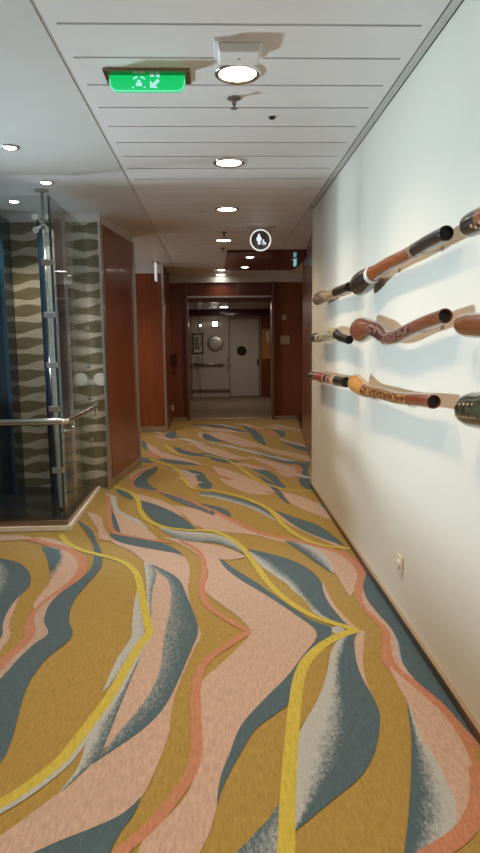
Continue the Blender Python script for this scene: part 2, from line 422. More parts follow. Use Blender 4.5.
# middle left: teal leaf and its neighbours
poly(T_, [(138,500),(152,504),(170,511),(184,519),(196,530),(178,529),(158,523),(146,513)])
poly(P_, [(134,494),(152,498),(170,505),(183,518),(168,510),(150,503),(139,500)])
poly(P_, [(174,506),(190,508),(212,515),(212,528),(200,527),(186,517)])
poly(T_, [(116,489),(128,493),(133,500),(124,497)])
poly(PG, [(157,491),(180,496),(200,504),(212,509),(214,516),(192,508),(172,500)], .75)
poly(T_, [(158,467),(150,469),(141,475),(134,482),(136,488),(147,491),(158,490),(149,484),(148,479),(156,472)])
line(S_, [(152,468),(140,473),(132,480),(134,487),(147,490.5),(165,493),(188,500),(212,511)], .035)
ribbon(G_, [(158,527),(178,531),(212,534),(232,541),(245,550)], [(162,531),(182,541),(212,543),(228,547),(247,556)], .1, .75)
poly(P_, [(165,532),(190,542),(212,545),(228,549),(246,557),(233,560),(222,560),(200,545),(180,540)])
ribbon(G_, [(105,493),(113,508),(118,516),(132,521),(146,529)], [(116,497),(119,509),(128,515),(140,521),(149,530)], -.1, .3)
poly(P_, [(113,510),(126,518),(146,529),(160,542),(138,538),(121,534),(114,522)])
poly(T_, [(107,500),(113,512),(118,524),(121,535),(113,530),(110,515)])
line(S_, [(108,496),(109,510),(110,524),(114,532),(126,536),(147,540),(172,543)], .04)
poly(T_, [(110,534),(128,537),(150,541),(166,545),(183,556),(160,551),(137,547),(118,542)])
poly(P_, [(108,536),(118,542),(137,547),(160,551),(182,556),(189,565),(190,577),(188,590),(191,605),(195,622),(201,634),(193,650),(180,640),(170,600),(152,568),(142,560),(130,551),(116,545)])
# speckled teal leaf left of centre
poly(P_, [(157,574),(169,582),(175,595),(173,615),(168,637),(166,660),(163,675),(154,695),(139,716),(122,736),(100,752),(113,725),(120,705),(128,683),(138,662),(148,640),(150,620),(151,595)])
poly(P_, [(200,634),(190,655),(179,680),(165,707),(147,727),(120,747),(92,765),(74,782),(60,793),(37,810),(0,837),(-60,872),(-220,960),(-260,1120),(-100,960),(35,853),(92,829),(120,817),(142,798),(150,783),(160,760),(169,733),(171,715),(174,700),(181,680),(190,660)])
ribbon(G_, [(152,566),(160,574),(168,582),(171,595),(169,615),(164,637),(161,665),(152,690),(137,712),(120,732),(104,752),(93,764)], [(152,565),(165,571),(179,580),(187,597),(195,617),(198,634),(188,657),(179,680),(165,707),(147,727),(120,747),(93,765)], .55, .95)
poly(T_, [(141,797),(120,816),(92,829),(35,853),(-40,890),(-60,930),(60,930),(90,882),(110,853),(120,834),(132,818)])
ribbon(G_, [(137,591),(134,605),(132,625),(131,638),(118,658),(109,677),(103,692)], [(140,595),(142,615),(144,635),(135,650),(122,668),(113,682),(104,692)], -.1, .35)
ribbon(G_, [(144,562),(146,580),(147,600),(150,624)], [(154,567),(156,577),(152,595),(151,624)], .05, .7)
ribbon(G_, [(136,660),(122,684),(108,705),(96,724),(86,745),(78,768),(60,793)], [(139,661),(130,683),(121,705),(112,728),(101,754),(90,767),(62,793)], .0, .85)
line(Y_, [(61,535),(67,543),(80,550),(100,555.5),(117,560),(130,567),(138,578),(142,597),(146,617),(150,633)], .042)
line(W_, [(147,636),(134,658),(122,681),(109,703),(96,722),(80,743),(64,763),(44,780),(22,796),(0,809),(-50,836)], .05)
line(Y_, [(150,632),(134,655),(121,678),(108,700),(94,719),(78,740),(62,760),(42,777),(20,793),(-2,806),(-50,832)], .043)
line(Y_, [(109,485),(121,489),(132,494),(138,501),(140,510),(147,520),(162,527),(188,530.5),(212,531.5),(227,537),(238,544),(249,556),(258,569),(269,584),(287,601),(312,616),(338,625),(358,631)], .04)
line(Y_, [(358,630),(338,637),(321,647),(307,661),(299,679),(295,705),(292,735),(290,765),(288,795),(286,853),(282,930)], .05)
line(Y_, [(150,460),(164,464),(176,469),(184,479),(192,488),(210,490.5),(229,494),(254,502),(272,512),(283,525),(301,538),(324,546),(354,549.5)], .04)
# --- far left
poly(T_, [(-500,545),(-300,530),(-150,545),(-30,556),(0,559),(15,562),(27,570),(31,579),(29,587),(20,596),(10,610),(3,625),(2,638),(-10,655),(-60,690),(-200,730),(-500,760)])
ribbon(G_, [(-6,560),(-8,575),(-8,595)], [(0,561),(9,574),(1,596)], .25, .75)
poly(P_, [(20,596),(14,611),(9,626),(10,638),(4,647),(-16,668),(-10,652),(2,637),(3,624),(9,610)])
poly(P_, [(34,538),(52,539),(65,544),(76,552),(82,562),(78,574),(60,590),(42,604),(33,610),(35,602),(42,593),(49,584),(51,574),(56,560),(48,546)])
poly(T_, [(41,547),(50,548),(58,550),(61,557),(56,566),(51,574),(49,566),(46,556)])
ribbon(PG, [(57,549),(60,558),(55,567),(50,580)], [(64,549),(66,560),(59,572),(51,582)], .75, .0)
line(S_, [(18,537),(32,540),(48,544.5),(64,548.5),(77,555),(83,565),(77,579),(62,591),(46,604),(35,616),(31,627),(31,636),(22,647),(7,660),(-20,685),(-60,720)], .06)
poly(PG, [(60,592),(50,604),(44,621),(47,637),(38,643),(20,659),(2,678),(-14,690),(14,657),(31,641),(36,632),(34,622),(38,611),(47,602)], .25)
poly(T_, [(76,520),(88,536),(93,545),(94,557),(90,570),(80,580),(60,594),(49,606),(44,622),(46,637),(38,642),(20,658),(0,680),(-60,730),(-180,800),(-420,900),(-420,1040),(-180,900),(-70,820),(-20,788),(3,760),(12,740),(20,710),(30,682),(46,660),(72,637),(69,620),(72,605),(87,585),(101,567),(102,557),(97,543),(91,530)])
poly(P_, [(86,512),(97,515),(104,528),(112,541),(106,541),(98,530)])
poly(P_, [(-60,534),(-20,537),(20,536),(34,539),(10,541),(-30,543)])
line(Y_, [(61,535),(67,543),(80,550),(100,555.5),(110,558)], .042)
# continuation of the pattern out of the frame (behind the camera and to the sides)
for k in range(5):
    z = nz(); x0 = -1.3+k*.55; A = [Vector((x0+.12*math.sin(y*2.1+k), y, z)) for y in [-3+.2*i for i in range(17)]]
    w = .14+.05*(k % 2); strip(A, [p+Vector((w*(1+.5*math.sin(p.y*1.7+k*2)), 0, 0)) for p in A], (T_, P_, Y_, P_, T_)[k], 0, 0)
for k in range(6):
    z = nz(); x0 = -5.6+k*.6; A = [Vector((x0+.2*math.sin(y*1.6+k), y, z)) for y in [-3+.25*i for i in range(30)]]
    w = .12+.08*(k % 3); strip(A, [p+Vector((w*(1+.6*math.sin(p.y*1.9+k*2)), 0, 0)) for p in A], (T_, P_, S_, P_, T_, Y_)[k], 0, 0)
me = bpy.data.meshes.new('floor'); fbm.to_mesh(me); fbm.free()
for m in MC: me.materials.append(m)
fl = bpy.data.objects.new('floor', me); C.objects.link(fl); fl['kind'] = 'structure'
sb = boxm(-6, 1.75, -3, 11.35, -.1, -.002); struct('floor_slab', sb, GROOVE)

# ------------------------------------------------------------------ right wall
XR = .905; YE = 5.87
struct('wall_right', boxm(XR, XR+.12, -3, YE, 0, ZC), WALLW)
bm = bmesh.new(); box(bm, XR-.014, XR+.002, -3, YE+.004, 0.004, .05)
struct('baseboard_right', bm, plain('dark_bronze_base', (.13, .095, .07), .4, .6), .003)
struct('trim_1', boxm(XR-.018, XR+.001, -3, YE, .05, .056), BRASSL)
# recess beyond the wall: slightly canted wall with door frames
a0, a1 = Vector((.985, 6.0)), Vector((1.475, 11.42))
def along(y): return a0 + (a1-a0)*((y-a0.y)/(a1.y-a0.y))
bm = bmesh.new(); ribbon_wall(bm, [(1.62, 11.42), (1.10, 5.88)], 0, ZC, .1); struct('wall_recess', bm, CREAM)
def seg(name, ya, yb, m, th, z1=ZC, z0=0.004):
    p, q = along(ya), along(yb); bm = bmesh.new()
    prism_xy(bm, [(p.x, p.y), (q.x, q.y), (q.x+th, q.y), (p.x+th, p.y)], z0, z1); return struct(name, bm, m)
seg('wall_recess_panel', 6.0, 6.5, BROWN, .1)
seg('door_1', 6.5, 7.0, WOOD, .14, 2.2); seg('trim_2', 6.5, 7.0, BROWN, .14, ZC, 2.2)
seg('trim_3', 7.0, 8.1, BROWN, .1); seg('door_2', 8.12, 8.9, WOOD, .12, 2.5); seg('trim_4', 8.9, 9.15, BROWN, .1)
seg('baseboard_recess', 9.15, 11.4, BRONZE, .09, .08)

# ------------------------------------------------------------------ ceiling
XL = -.63; XT = .862; sp = .2804; g0 = 2.541
bm = bmesh.new(); box(bm, -6, 1.75, -3, 11.6, ZC+.012, ZC+.08); struct('ceiling_backing', bm, GROOVE)
bm = bmesh.new()
k0 = int((-3-g0)/sp)
for k in range(k0, 33):
    y0, y1 = g0+k*sp+.009, g0+(k+1)*sp-.008
    if y0 > 11.3: break
    box(bm, XL+.05, XT-.05, y0, min(y1, 11.3), ZC, ZC+.012)
box(bm, XL+.012, XL+.05, -3, 11.3, ZC, ZC+.012); box(bm, XT-.05, XT-.006, -3, 11.3, ZC, ZC+.012)
struct('ceiling', bm, CEIL)
bm = bmesh.new(); box(bm, -6, XL-.004, -3, 11.3, ZC, ZC+.012)
struct('ceiling_left', bm, CEIL2)
bm = bmesh.new(); box(bm, XL-.006, XL+.014, -3, 11.3, ZC+.004, ZC+.016); struct('trim_5', bm, TRIMG)
bm = bmesh.new(); box(bm, XT+.002, XR-.006, -3, YE, ZC, ZC+.012); struct('trim_6', bm, TRIMG)
bm = bmesh.new(); box(bm, XT+.002, 1.75, YE, 11.3, ZC, ZC+.012); struct('ceiling_recess', bm, CEIL)

# ------------------------------------------------------------------ left side: wood walls
cw = cat([(-1.045, 6.08), (-1.025, 6.25), (-.985, 6.6), (-.945, 6.9), (-.915, 7.15)], 6)
cw2 = [(p.x, p.y) for p in [Vector((q[0], q[1])) for q in cw]]
bm = bmesh.new(); ribbon_wall(bm, cw2, .09, 2.515, .1)
o = struct('wall_left', bm, WOOD)
bm = bmesh.new(); ribbon_wall(bm, [(p[0]-.004, p[1]) for p in cw2], 2.515, ZC+.005, .1); struct('wall_left_fascia', bm, CEIL2)
bm = bmesh.new(); ribbon_wall(bm, [(p[0]+.008, p[1]) for p in cw2], 0.004, .09, .1); struct('baseboard_left', bm, STEELR)
struct('trim_7', boxm(-.93, -.895, 7.15, 7.19, 0.004, 2.515), STEELR)
bm = bmesh.new(); box(bm, -2.6, -.93, 7.19, 7.29, 0.004, ZC); struct('wall_left_return', bm, WOOD)
struct('wall_lobby', boxm(-2.6, -.83, 9.87, 9.97, .09, ZC-.12), WOOD)
struct('wall_lobby_fascia', boxm(-2.6, -.80, 9.86, 9.97, ZC-.12, ZC+.01), CEIL2)
struct('baseboard_lobby', boxm(-2.6, -.80, 9.86, 9.97, 0.004, .09), STEELR)
struct('trim_8', boxm(-.83, -.80, 9.85, 9.95, .09, ZC-.12), STEELR)
struct('wall_passage_left', boxm(-.9, -.805, 9.97, 11.45, 0.004, ZC), WOOD)
struct('wall_passage_end', boxm(-.805, -.535, 11.4, 11.5, .05, ZC-.1), WOOD)
struct('wall_passage_fascia', boxm(-.805, 1.74, 11.3, 11.5, ZC-.13, ZC+.01), CEIL2)
struct('baseboard_passage', boxm(-.805, -.535, 11.385, 11.5, 0.004, .05), STEELR)
# doorway frame
struct('trim_9', boxm(-.54, -.50, 11.3, 11.6, 0.004, 2.475), BROWN)
struct('trim_10', boxm(1.01, 1.055, 11.25, 11.6, 0.004, 2.475), BROWN)
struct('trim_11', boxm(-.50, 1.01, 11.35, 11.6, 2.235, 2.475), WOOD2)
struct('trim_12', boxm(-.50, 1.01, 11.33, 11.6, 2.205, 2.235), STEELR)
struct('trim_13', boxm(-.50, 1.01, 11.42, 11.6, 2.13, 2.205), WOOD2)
struct('wall_end_right', boxm(1.055, 1.74, 11.38, 11.5, .05, 2.475), WOOD)
struct('baseboard_end', boxm(1.055, 1.6, 11.37, 11.5, 0.004, .05), STEELR)
struct('trim_14', boxm(-.50, 1.01, 11.33, 11.45, .004, .016), BRASSL)

# ------------------------------------------------------------------ far room
FARW = plain('far_wall_paint', (.62, .57, .50), .5)
def farfloor():
    t = NT('far_striped_carpet'); f = t.noise(t.map((.6, 6, 1)), 2.5, 4)
    t.base(t.ramp(f, [(.3, (.12, .09, .06)), (.5, (.28, .2, .12)), (.62, (.16, .17, .16)), (.8, (.34, .25, .14))])); return t.set(.8, 0, .2)
struct('floor_far', boxm(-1.2, 1.7, 11.36, 16.4, -.08, .003), farfloor())
struct('ceiling_far', boxm(-1.2, 1.7, 11.5, 16.4, 2.24, 2.3), CEIL2)
struct('wall_far', boxm(-.7, 1.55, 16.2, 16.3, .0, 2.24), FARW)
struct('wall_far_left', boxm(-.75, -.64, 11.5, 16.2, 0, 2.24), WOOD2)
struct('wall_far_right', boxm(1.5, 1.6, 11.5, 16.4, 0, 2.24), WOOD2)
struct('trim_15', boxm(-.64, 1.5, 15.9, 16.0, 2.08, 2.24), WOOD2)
bm = bmesh.new(); box(bm, 1.16, 1.5, 16.05, 16.2, 0.004, 2.08); struct('wall_far_panel', bm, WOOD)
struct('baseboard_far', boxm(-.64, 1.14, 16.185, 16.2, .12, .2), BRONZE)
AMBER = plain('amber_panel', (.55, .25, .06), .45)
d = thing('wall_notice_panel', 'amber wooden panel with a small pale notice, on the wall right of the far white door', 'panel', (1.33, 16.05, .95))
pb = obj('panel_board', boxm(1.18, 1.48, 16.035, 16.05, .98, 1.75), AMBER, d)
tag(obj('notice', boxm(1.29, 1.36, 16.028, 16.035, 1.4, 1.68), WHITEP, pb), 'small pale notice')
d = thing('far_door', 'white door with a black porthole at the far end of the corridor', 'door', (.7, 16.2, 0))
dl = obj('door_leaf', boxm(.36, 1.1, 16.17, 16.19, .02, 2.0), FARW, d, bevel=.004)
bm = bmesh.new(); lathe(bm, [(.125, -.0), (.125, -.014)], (.66, 16.168, 1.19), 32, 'y'); obj('porthole', bm, MATTBL, dl)
bm = bmesh.new()
for x in (.33, 1.1): box(bm, x, x+.03, 16.155, 16.19, .02, 2.03)
box(bm, .33, 1.13, 16.155, 16.19, 2.0, 2.03); obj('door_frame', bm, plain('far_door_frame', (.34, .27, .21), .6), d)
bm = bmesh.new(); box(bm, 1.06, 1.09, 16.12, 16.17, .82, .97); obj('door_handle', bm, BLACK, dl)
gb = thing('grab_bar', 'short vertical grab bar left of the far white door', 'grab bar', (.30, 16.19, .75))
bm = bmesh.new(); tube(bm, [(.30, 16.13, .72), (.30, 16.13, 1.04)], .012, 10); obj('bar', bm, STEELR, gb, True)
for z in (.75, 1.0):
    bm = bmesh.new(); tube(bm, [(.30, 16.13, z), (.30, 16.2, z)], .009, 8); lathe(bm, [(.022, 0), (.022, -.008)], (.30, 16.2, z), 12, 'y'); obj('bar_mount', bm, STEELR, gb)
bm = bmesh.new(); tube(bm, [(-.58, 16.12, .86), (.22, 16.12, .86)], .022, 12)
hr = thing('wall_handrail', 'horizontal handrail below the round plate on the far white wall', 'handrail', (-.18, 16.15, .8))
obj('rail', bm, STEELR, hr, True)
for x in (-.5, .12):
    bm = bmesh.new(); tube(bm, [(x, 16.12, .85), (x, 16.12, .78), (x, 16.2, .76)], .01, 8); obj('rail_bracket', bm, STEELR, hr, True)
pl = thing('round_wall_plate', 'round silver plate hung on the far white wall above the handrail', 'wall plate', (0, 16.19, 1.2))
bm = bmesh.new(); lathe(bm, [(.205, 0), (.205, -.012), (.19, -.02)], (-.02, 16.2, 1.385), 40, 'y'); obj('rim', bm, BRONZE, pl, False)
bm = bmesh.new(); lathe(bm, [(.186, -.012), (.186, -.022), (.12, -.03), (.0015, -.033)], (-.02, 16.2, 1.385), 40, 'y'); obj('plate_face', bm, STEELR, pl, False)
pf = thing('picture_frame', 'framed picture with wide cream mount left of the round plate on the far wall', 'picture', (-.47, 16.19, 1.1))
bm = bmesh.new()
for a in ((-.60, -.57, 1.13, 1.65), (-.36, -.33, 1.13, 1.65), (-.57, -.36, 1.13, 1.16), (-.57, -.36, 1.62, 1.65)): box(bm, a[0], a[1], 16.165, 16.2, a[2], a[3])
obj('frame', bm, MATTBL, pf); mt = obj('mount', boxm(-.57, -.36, 16.185, 16.2, 1.16, 1.62), WHITEP, pf)
def artm():
    t = NT('green_print'); f = t.noise(t.map((3, 3, 5)), 3, 3)
    t.base(t.ramp(f, [(.35, (.08, .09, .03)), (.5, (.25, .2, .08)), (.65, (.4, .34, .18))])); return t.set(.5)
obj('print', boxm(-.545, -.40, 16.18, 16.186, 1.23, 1.55), artm(), mt)
bm = bmesh.new(); tube(bm, [(-.42, 15.75, .004), (-.42, 15.75, 2.24)], .008, 10)
o = obj('rope_post', bm, STEELR, smooth=True); tag(o, 'thin steel pole standing in front of the framed picture', 'pole')
bm = bmesh.new(); tube(bm, [(-.48, 15.9, 1.05), (-.48, 15.9, .72), (-.36, 15.9, .72), (-.36, 15.9, 1.05), (-.42, 15.9, 1.1), (-.48, 15.9, 1.05)], .012, 8)
o = obj('stair_rail_loop', bm, STEELR); tag(o, 'small looped steel rail end by the thin pole in the far hall', 'rail')
o.location.z = o.location.z
for k, (x, z, w, lab) in enumerate([(-.02, 1.885, .065, 'bright square lamp high on the far white wall above the round plate'), (-.395, 1.85, .022, 'small upright lamp high on the far wall above the framed picture')]):
    d = thing('wall_lamp', lab, 'lamp', (x, 16.19, z))
    obj('lamp_face', boxm(x-w, x+w, 16.14, 16.16, z-w*.65-.008, z+w*.65+.008), LAMPW, d); obj('lamp_housing', boxm(x-w-.012, x+w+.012, 16.16, 16.2, z-.07, z+.07), STEELR, d)
d = thing('far_ceiling_lamp', 'small square lamp in the low ceiling just past the far doorway header', 'lamp', (.2, 14.6, 2.24))
obj('lamp_housing', boxm(.08, .32, 14.4, 14.8, 2.225, 2.24), WHITEP, d); obj('lamp_face', boxm(.12, .28, 14.45, 14.75, 2.215, 2.225), LAMPW, d)

# ------------------------------------------------------------------ things on the passage walls
def plate(x0, x1, y, z0, z1, lab, m):
    d = thing('wall_switch_plate', lab, 'wall plate', ((x0+x1)/2, y, z0))
    p = obj('plate', boxm(x0, x1, y-.012, y, z0, z1), m, d, bevel=.003); obj('plate_inset', boxm(x0+.015, x1-.015, y-.015, y-.012, z0+.015, z1-.015), m, p)
plate(1.20, 1.29, 11.38, 1.80, 1.89, 'small upper square plate on the wood panel right of the far doorway', GREYP)
plate(1.17, 1.345, 11.38, 1.36, 1.52, 'larger lower plate on the wood panel right of the far doorway', GREYP)
d = thing('fire_phone', 'black handset holder on the dark wood wall left of the far doorway', 'phone', (-.78, 11.2, .95))
bm = bmesh.new(); box(bm, -.805, -.76, 11.1, 11.22, 1.02, 1.2); obj('cradle', bm, BLACK, d, bevel=.01)
bm = bmesh.new(); tube(bm, cat([(-.745, 11.1, 1.22), (-.72, 11.1, 1.17), (-.72, 11.1, 1.06), (-.75, 11.1, 1.0)], 5), [.02]*5+[.013]*6+[.02]*5, 10); obj('handset', bm, BLACK, d, True)
bm = bmesh.new(); tube(bm, cat([(-.75, 11.1, 1.0), (-.745, 11.12, .9), (-.76, 11.15, .86), (-.785, 11.15, 1.02)], 5), .006, 8); obj('cord', bm, BLACK, d, True)
bm = bmesh.new(); lathe(bm, [(.018, 0), (.018, .10)], (-.79, 11.0, .22), 12); o = obj('door_hinge', bm, WHITEP); tag(o, 'small pale cylinder hinge low on the dark wood wall left of the far doorway', 'hinge')

# ------------------------------------------------------------------ wave wall and glass enclosure
struct('wall_wave', boxm(-3.4, -1.075, 5.98, 6.1, 0.0, 2.52), WAVE)
struct('wall_wave_header', boxm(-3.4, -1.05, 5.95, 6.1, 2.52, ZC+.01), CEIL2)
struct('trim_16', boxm(-1.072, -1.05, 5.94, 6.1, 0.004, 2.52), STEELR)
struct('trim_17', boxm(-1.395, -1.375, 5.93, 5.98, 0.02, 2.54), CHALK)
struct('floor_enclosure', boxm(-3.4, -1.20, 4.72, 5.98, 0.0, .03), DARKFL)
struct('wall_reflection_strip', boxm(-1.47, -1.40, 5.94, 5.98, 0.03, 2.54), PINKG)  # brownish pink strip: a reflection painted as a surface of its own
d = thing('lift_column', 'tall dark navy column at the left edge of the photo behind the glass', 'column', (-1.95, 5.8, .03))
obj('column_face', boxm(-2.3, -1.87, 5.72, 5.96, .03, 2.54), NAVY, d, bevel=.01); obj('column_edge_strip', boxm(-1.9, -1.868, 5.705, 5.722, .03, 2.54), BLUEG, d)
d = thing('lift_column', 'narrow dark blue upright behind the glass, right of the exposed wave pattern strip', 'column', (-1.53, 5.75, .03))
obj('column_face', boxm(-1.565, -1.495, 5.72, 5.9, .03, 2.5), NAVY, d, bevel=.006); obj('column_edge_strip', boxm(-1.53, -1.50, 5.705, 5.722, .03, 2.5), BLUEG, d)
GX, GY = -1.195, 4.72
curb_o = [(-3.4, 4.61), (-1.135, 4.61), (-1.155, 5.95)]
en = thing('glass_enclosure', 'frameless glass screen on a bronze curb around the dark lift floor at left', 'glass screen', (GX, GY, 0))
bm = bmesh.new(); prism_xy(bm, [(-3.4, 4.60), (-1.125, 4.60), (-1.145, 5.93), (-1.165, 5.93), (-1.15, 4.625), (-3.4, 4.625)], 0.004, .038); tag(obj('curb_edge', bm, CHALK, en), 'pale stone edge of the curb')
bm = bmesh.new(); prism_xy(bm, [(-3.4, 4.63), (-1.152, 4.63), (-1.168, 5.93), (-1.225, 5.93), (-1.222, 4.745), (-3.4, 4.745)], 0.03, .075); obj('curb_rail', bm, BRONZE, en, bevel=.006)
obj('glass_pane', boxm(-3.4, GX-.004, GY-.006, GY+.006, .07, 2.47), GLASS, en)
obj('glass_pane', boxm(GX-.006, GX+.006, GY+.01, 5.93, .07, 2.47), GLASS, en)
obj('pane_edge', boxm(GX-.007, GX+.007, GY-.007, GY+.007, .07, 2.47), GLASSEDGE, en)
for z in (2.0, 1.62, 1.25, .92, .45):
    bm = bmesh.new(); box(bm, GX-.075, GX+.012, GY-.02, GY+.02, z-.022, z+.022); obj('corner_clamp', bm, STEEL, en, bevel=.004)
for z in (1.9, 1.55, 1.2, .9, .5):
    bm = bmesh.new(); box(bm, GX-.02, GX+.02, 5.87, 5.93, z-.02, z+.02); obj('wall_clamp', bm, STEEL, en, bevel=.004)
bm = bmesh.new(); tube(bm, [(-1.34, 5.1, .03), (-1.34, 5.1, 2.58)], .012, 12)
hp = thing('spider_post', 'polished steel hanger rod with a glass fitting, hung from the ceiling behind the screen corner', 'post', (-1.34, 5.1, .03))
obj('rod', bm, STEEL, hp, True)
bm = bmesh.new(); lathe(bm, [(.055, 0), (.055, -.01), (.02, -.02)], (-1.34, 5.1, ZC), 20); obj('ceiling_flange', bm, STEELR, hp)
bm = bmesh.new()
for dx, dz in ((-.05, .05), (.05, .05), (.05, -.05), (-.05, -.05)):
    tube(bm, [(-1.34, 5.09, 2.34), (-1.34+dx, 5.07, 2.34+dz)], .012, 10); lathe(bm, [(.024, 0), (.024, -.02)], (-1.34+dx, 5.07, 2.34+dz), 14, 'y')
obj('spider_fitting', bm, STEEL, hp)
bm = bmesh.new(); box(bm, -1.35, -1.27, 5.115, 5.135, .05, 2.3); obj('glass_fin', bm, plain('frosted_fin', (.42, .47, .48), .25, .1), hp)
# handrail
HZ = .835
A = [(-3.4, 4.63, HZ), (-1.6, 4.63, HZ), (-1.19, 4.63, HZ), (-1.145, 4.645, HZ), (-1.125, 4.69, HZ), (-1.125, 5.3, HZ), (-1.13, 5.88, HZ), (-1.14, 5.91, HZ-.02)]
bm = bmesh.new(); tube(bm, cat(A, 5), .024, 14); h = tag(obj('handrail', bm, STEEL, en, True), 'polished steel handrail')
for x, y, ox, oy in ((-1.125, 4.86, -.065, 0), (-1.13, 5.8, -.06, 0), (-1.8, 4.63, 0, .085), (-2.8, 4.63, 0, .085)):
    bm = bmesh.new(); tube(bm, cat([(x, y, HZ-.02), (x, y, HZ-.075), (x+ox*.5, y+oy*.5, HZ-.10), (x+ox, y+oy, HZ-.10)], 4), .009, 10)
    lathe(bm, [(.022, 0), (.022, .01)], (x+ox-(.005 if ox else 0), y+oy-(.008 if oy else 0), HZ-.10), 14, 'x' if ox else 'y'); obj('rail_bracket', bm, STEEL, h, True)
for px, lab in ((80.5, 'left round white disc on the wave patterned wall beside the glass screen'), (100, 'right round white disc on the wave patterned wall beside the glass screen')):
    c = on(px, 379.5, 1, 5.97)
    d = thing('wall_disc', lab, 'disc', (c.x, 5.98, c.z))
    bm = bmesh.new(); lathe(bm, [(.062, 0), (.062, -.012), (.056, -.018)], (c.x, 5.98, c.z), 32, 'y'); obj('disc_rim', bm, WHITEP, d)
    bm = bmesh.new(); lathe(bm, [(.05, -.017), (.05, -.021), (.001, -.023)], (c.x, 5.98, c.z), 32, 'y'); obj('disc_face', bm, CHALK, d)

# ------------------------------------------------------------------ ceiling fittings
def lamp(kind, loc, col, energy, size=.1, spot=None, blend=.5, rot=(0, 0, 0)):
    L = bpy.data.lights.new(kind, 'SPOT' if spot else 'AREA'); L.color = col; L.energy = energy
    if spot: L.spot_size = spot; L.spot_blend = blend; L.shadow_soft_size = size
    else: L.shape = 'DISK'; L.size = size
    o = bpy.data.objects.new(kind, L); C.objects.link(o); o.location = loc; o.rotation_euler = rot; return o
WARM = (1, .73, .47)
def downlight(x, y, lab, r=.105, z=ZC, e=26):
    d = thing('downlight', lab, 'downlight', (x, y, z), 'round downlights along the corridor ceiling')
    bm = bmesh.new(); n = 36; prof = [(r, 0), (r, -.008), (r*.93, -.013), (r*.83, -.011), (r*.79, -.003)]
    lathe(bm, prof, (x, y, z), n); obj('trim_ring', bm, STEEL, d, True)
    bm = bmesh.new(); lathe(bm, [(r*.80, -.006), (r*.55, -.009), (.002, -.011)], (x, y, z), n); obj('lens', bm, LENS, d, True)
    lamp('downlight_lamp', (x, y, z-.03), WARM, e, r*.8, 2.35, .9)
rows = [('largest round downlight, nearest, just past the square white ceiling box', .118, 2.965), ('second round downlight along the slatted ceiling, past the small black sensor', .107, 4.35),
        ('third round downlight along the slatted ceiling, before the round restroom sign', .118, 5.81), ('fourth round downlight, level with the round restroom sign in the picture', .113, 7.52),
        ('fifth round downlight, beside the far edge of the red wood ceiling panel', .118, 10.5), ('farthest round downlight, just before the doorway header', .10, 11.18)]
for lab, x, y in rows: downlight(x, y, lab, e=(40 if y < 7 else 22 if y < 11 else 4))
for y in (1.5, .1, -1.4): lamp('downlight_lamp', (.11, y, ZC-.03), WARM, 42, .08, 2.35, .9)     # the row goes on behind the camera
def spotl(x, y, lab, r=.055, z=ZC, e=9, group='small spotlights in the plain left ceiling'):
    d = thing('ceiling_spotlight', lab, 'spotlight', (x, y, z), group)
    bm = bmesh.new(); lathe(bm, [(r, 0), (r, -.006), (r*.9, -.010), (r*.7, -.006)], (x, y, z), 28); obj('trim_ring', bm, STEELR, d, True)
    bm = bmesh.new(); lathe(bm, [(r*.7, -.006), (r*.4, -.012), (.002, -.014)], (x, y, z), 24); obj('lens', bm, LENS2, d, True)
    if e: lamp('spotlight_lamp', (x, y, z-.03), (1, .86, .68), e, .04, 1.9, .8)
def onc(px, py): q = on(px, py, 2, ZC); return q.x, q.y
for px, py, lab, e in ((10, 147, 'nearest small spotlight in the plain left ceiling, at the left edge', 12), (46, 182, 'small spotlight in the left ceiling just before the hanger rod of the glass screen', 12), (14, 201, 'small spotlight in the left ceiling seen behind the glass screen', 26)):
    x, y = onc(px, py); spotl(x, y, lab, .055, ZC, e)
# wood ceiling panel with two spots
x0, y0 = onc(226, 250); x1, y1 = onc(229, 269)
pw = thing('ceiling_wood_panel', 'glossy red wood panel set under the ceiling on the right beyond the round sign', 'ceiling panel', (.7, 9.2, ZC-.03))
wg = wood('red_gloss_veneer', (.10, .022, .012), (.17, .04, .02), .15, .6)
obj('panel', boxm(x0+.02, 1.3, y0, y1, ZC-.03, ZC), wg, pw, bevel=.004)
bm = bmesh.new(); box(bm, x0+.012, x0+.02, y0, y1, ZC-.034, ZC); box(bm, x0+.012, 1.3, y0-.008, y0, ZC-.034, ZC); obj('panel_edge', bm, WOOD2, pw)
for px, py, lab in ((250, 257, 'nearer small spotlight in the red wood ceiling panel'), (245, 267, 'farther small spotlight in the red wood ceiling panel')):
    q = on(px, py, 2, ZC-.03); spotl(q.x, q.y, lab, .075, ZC-.03, 6, 'spotlights in the red wood ceiling panel')
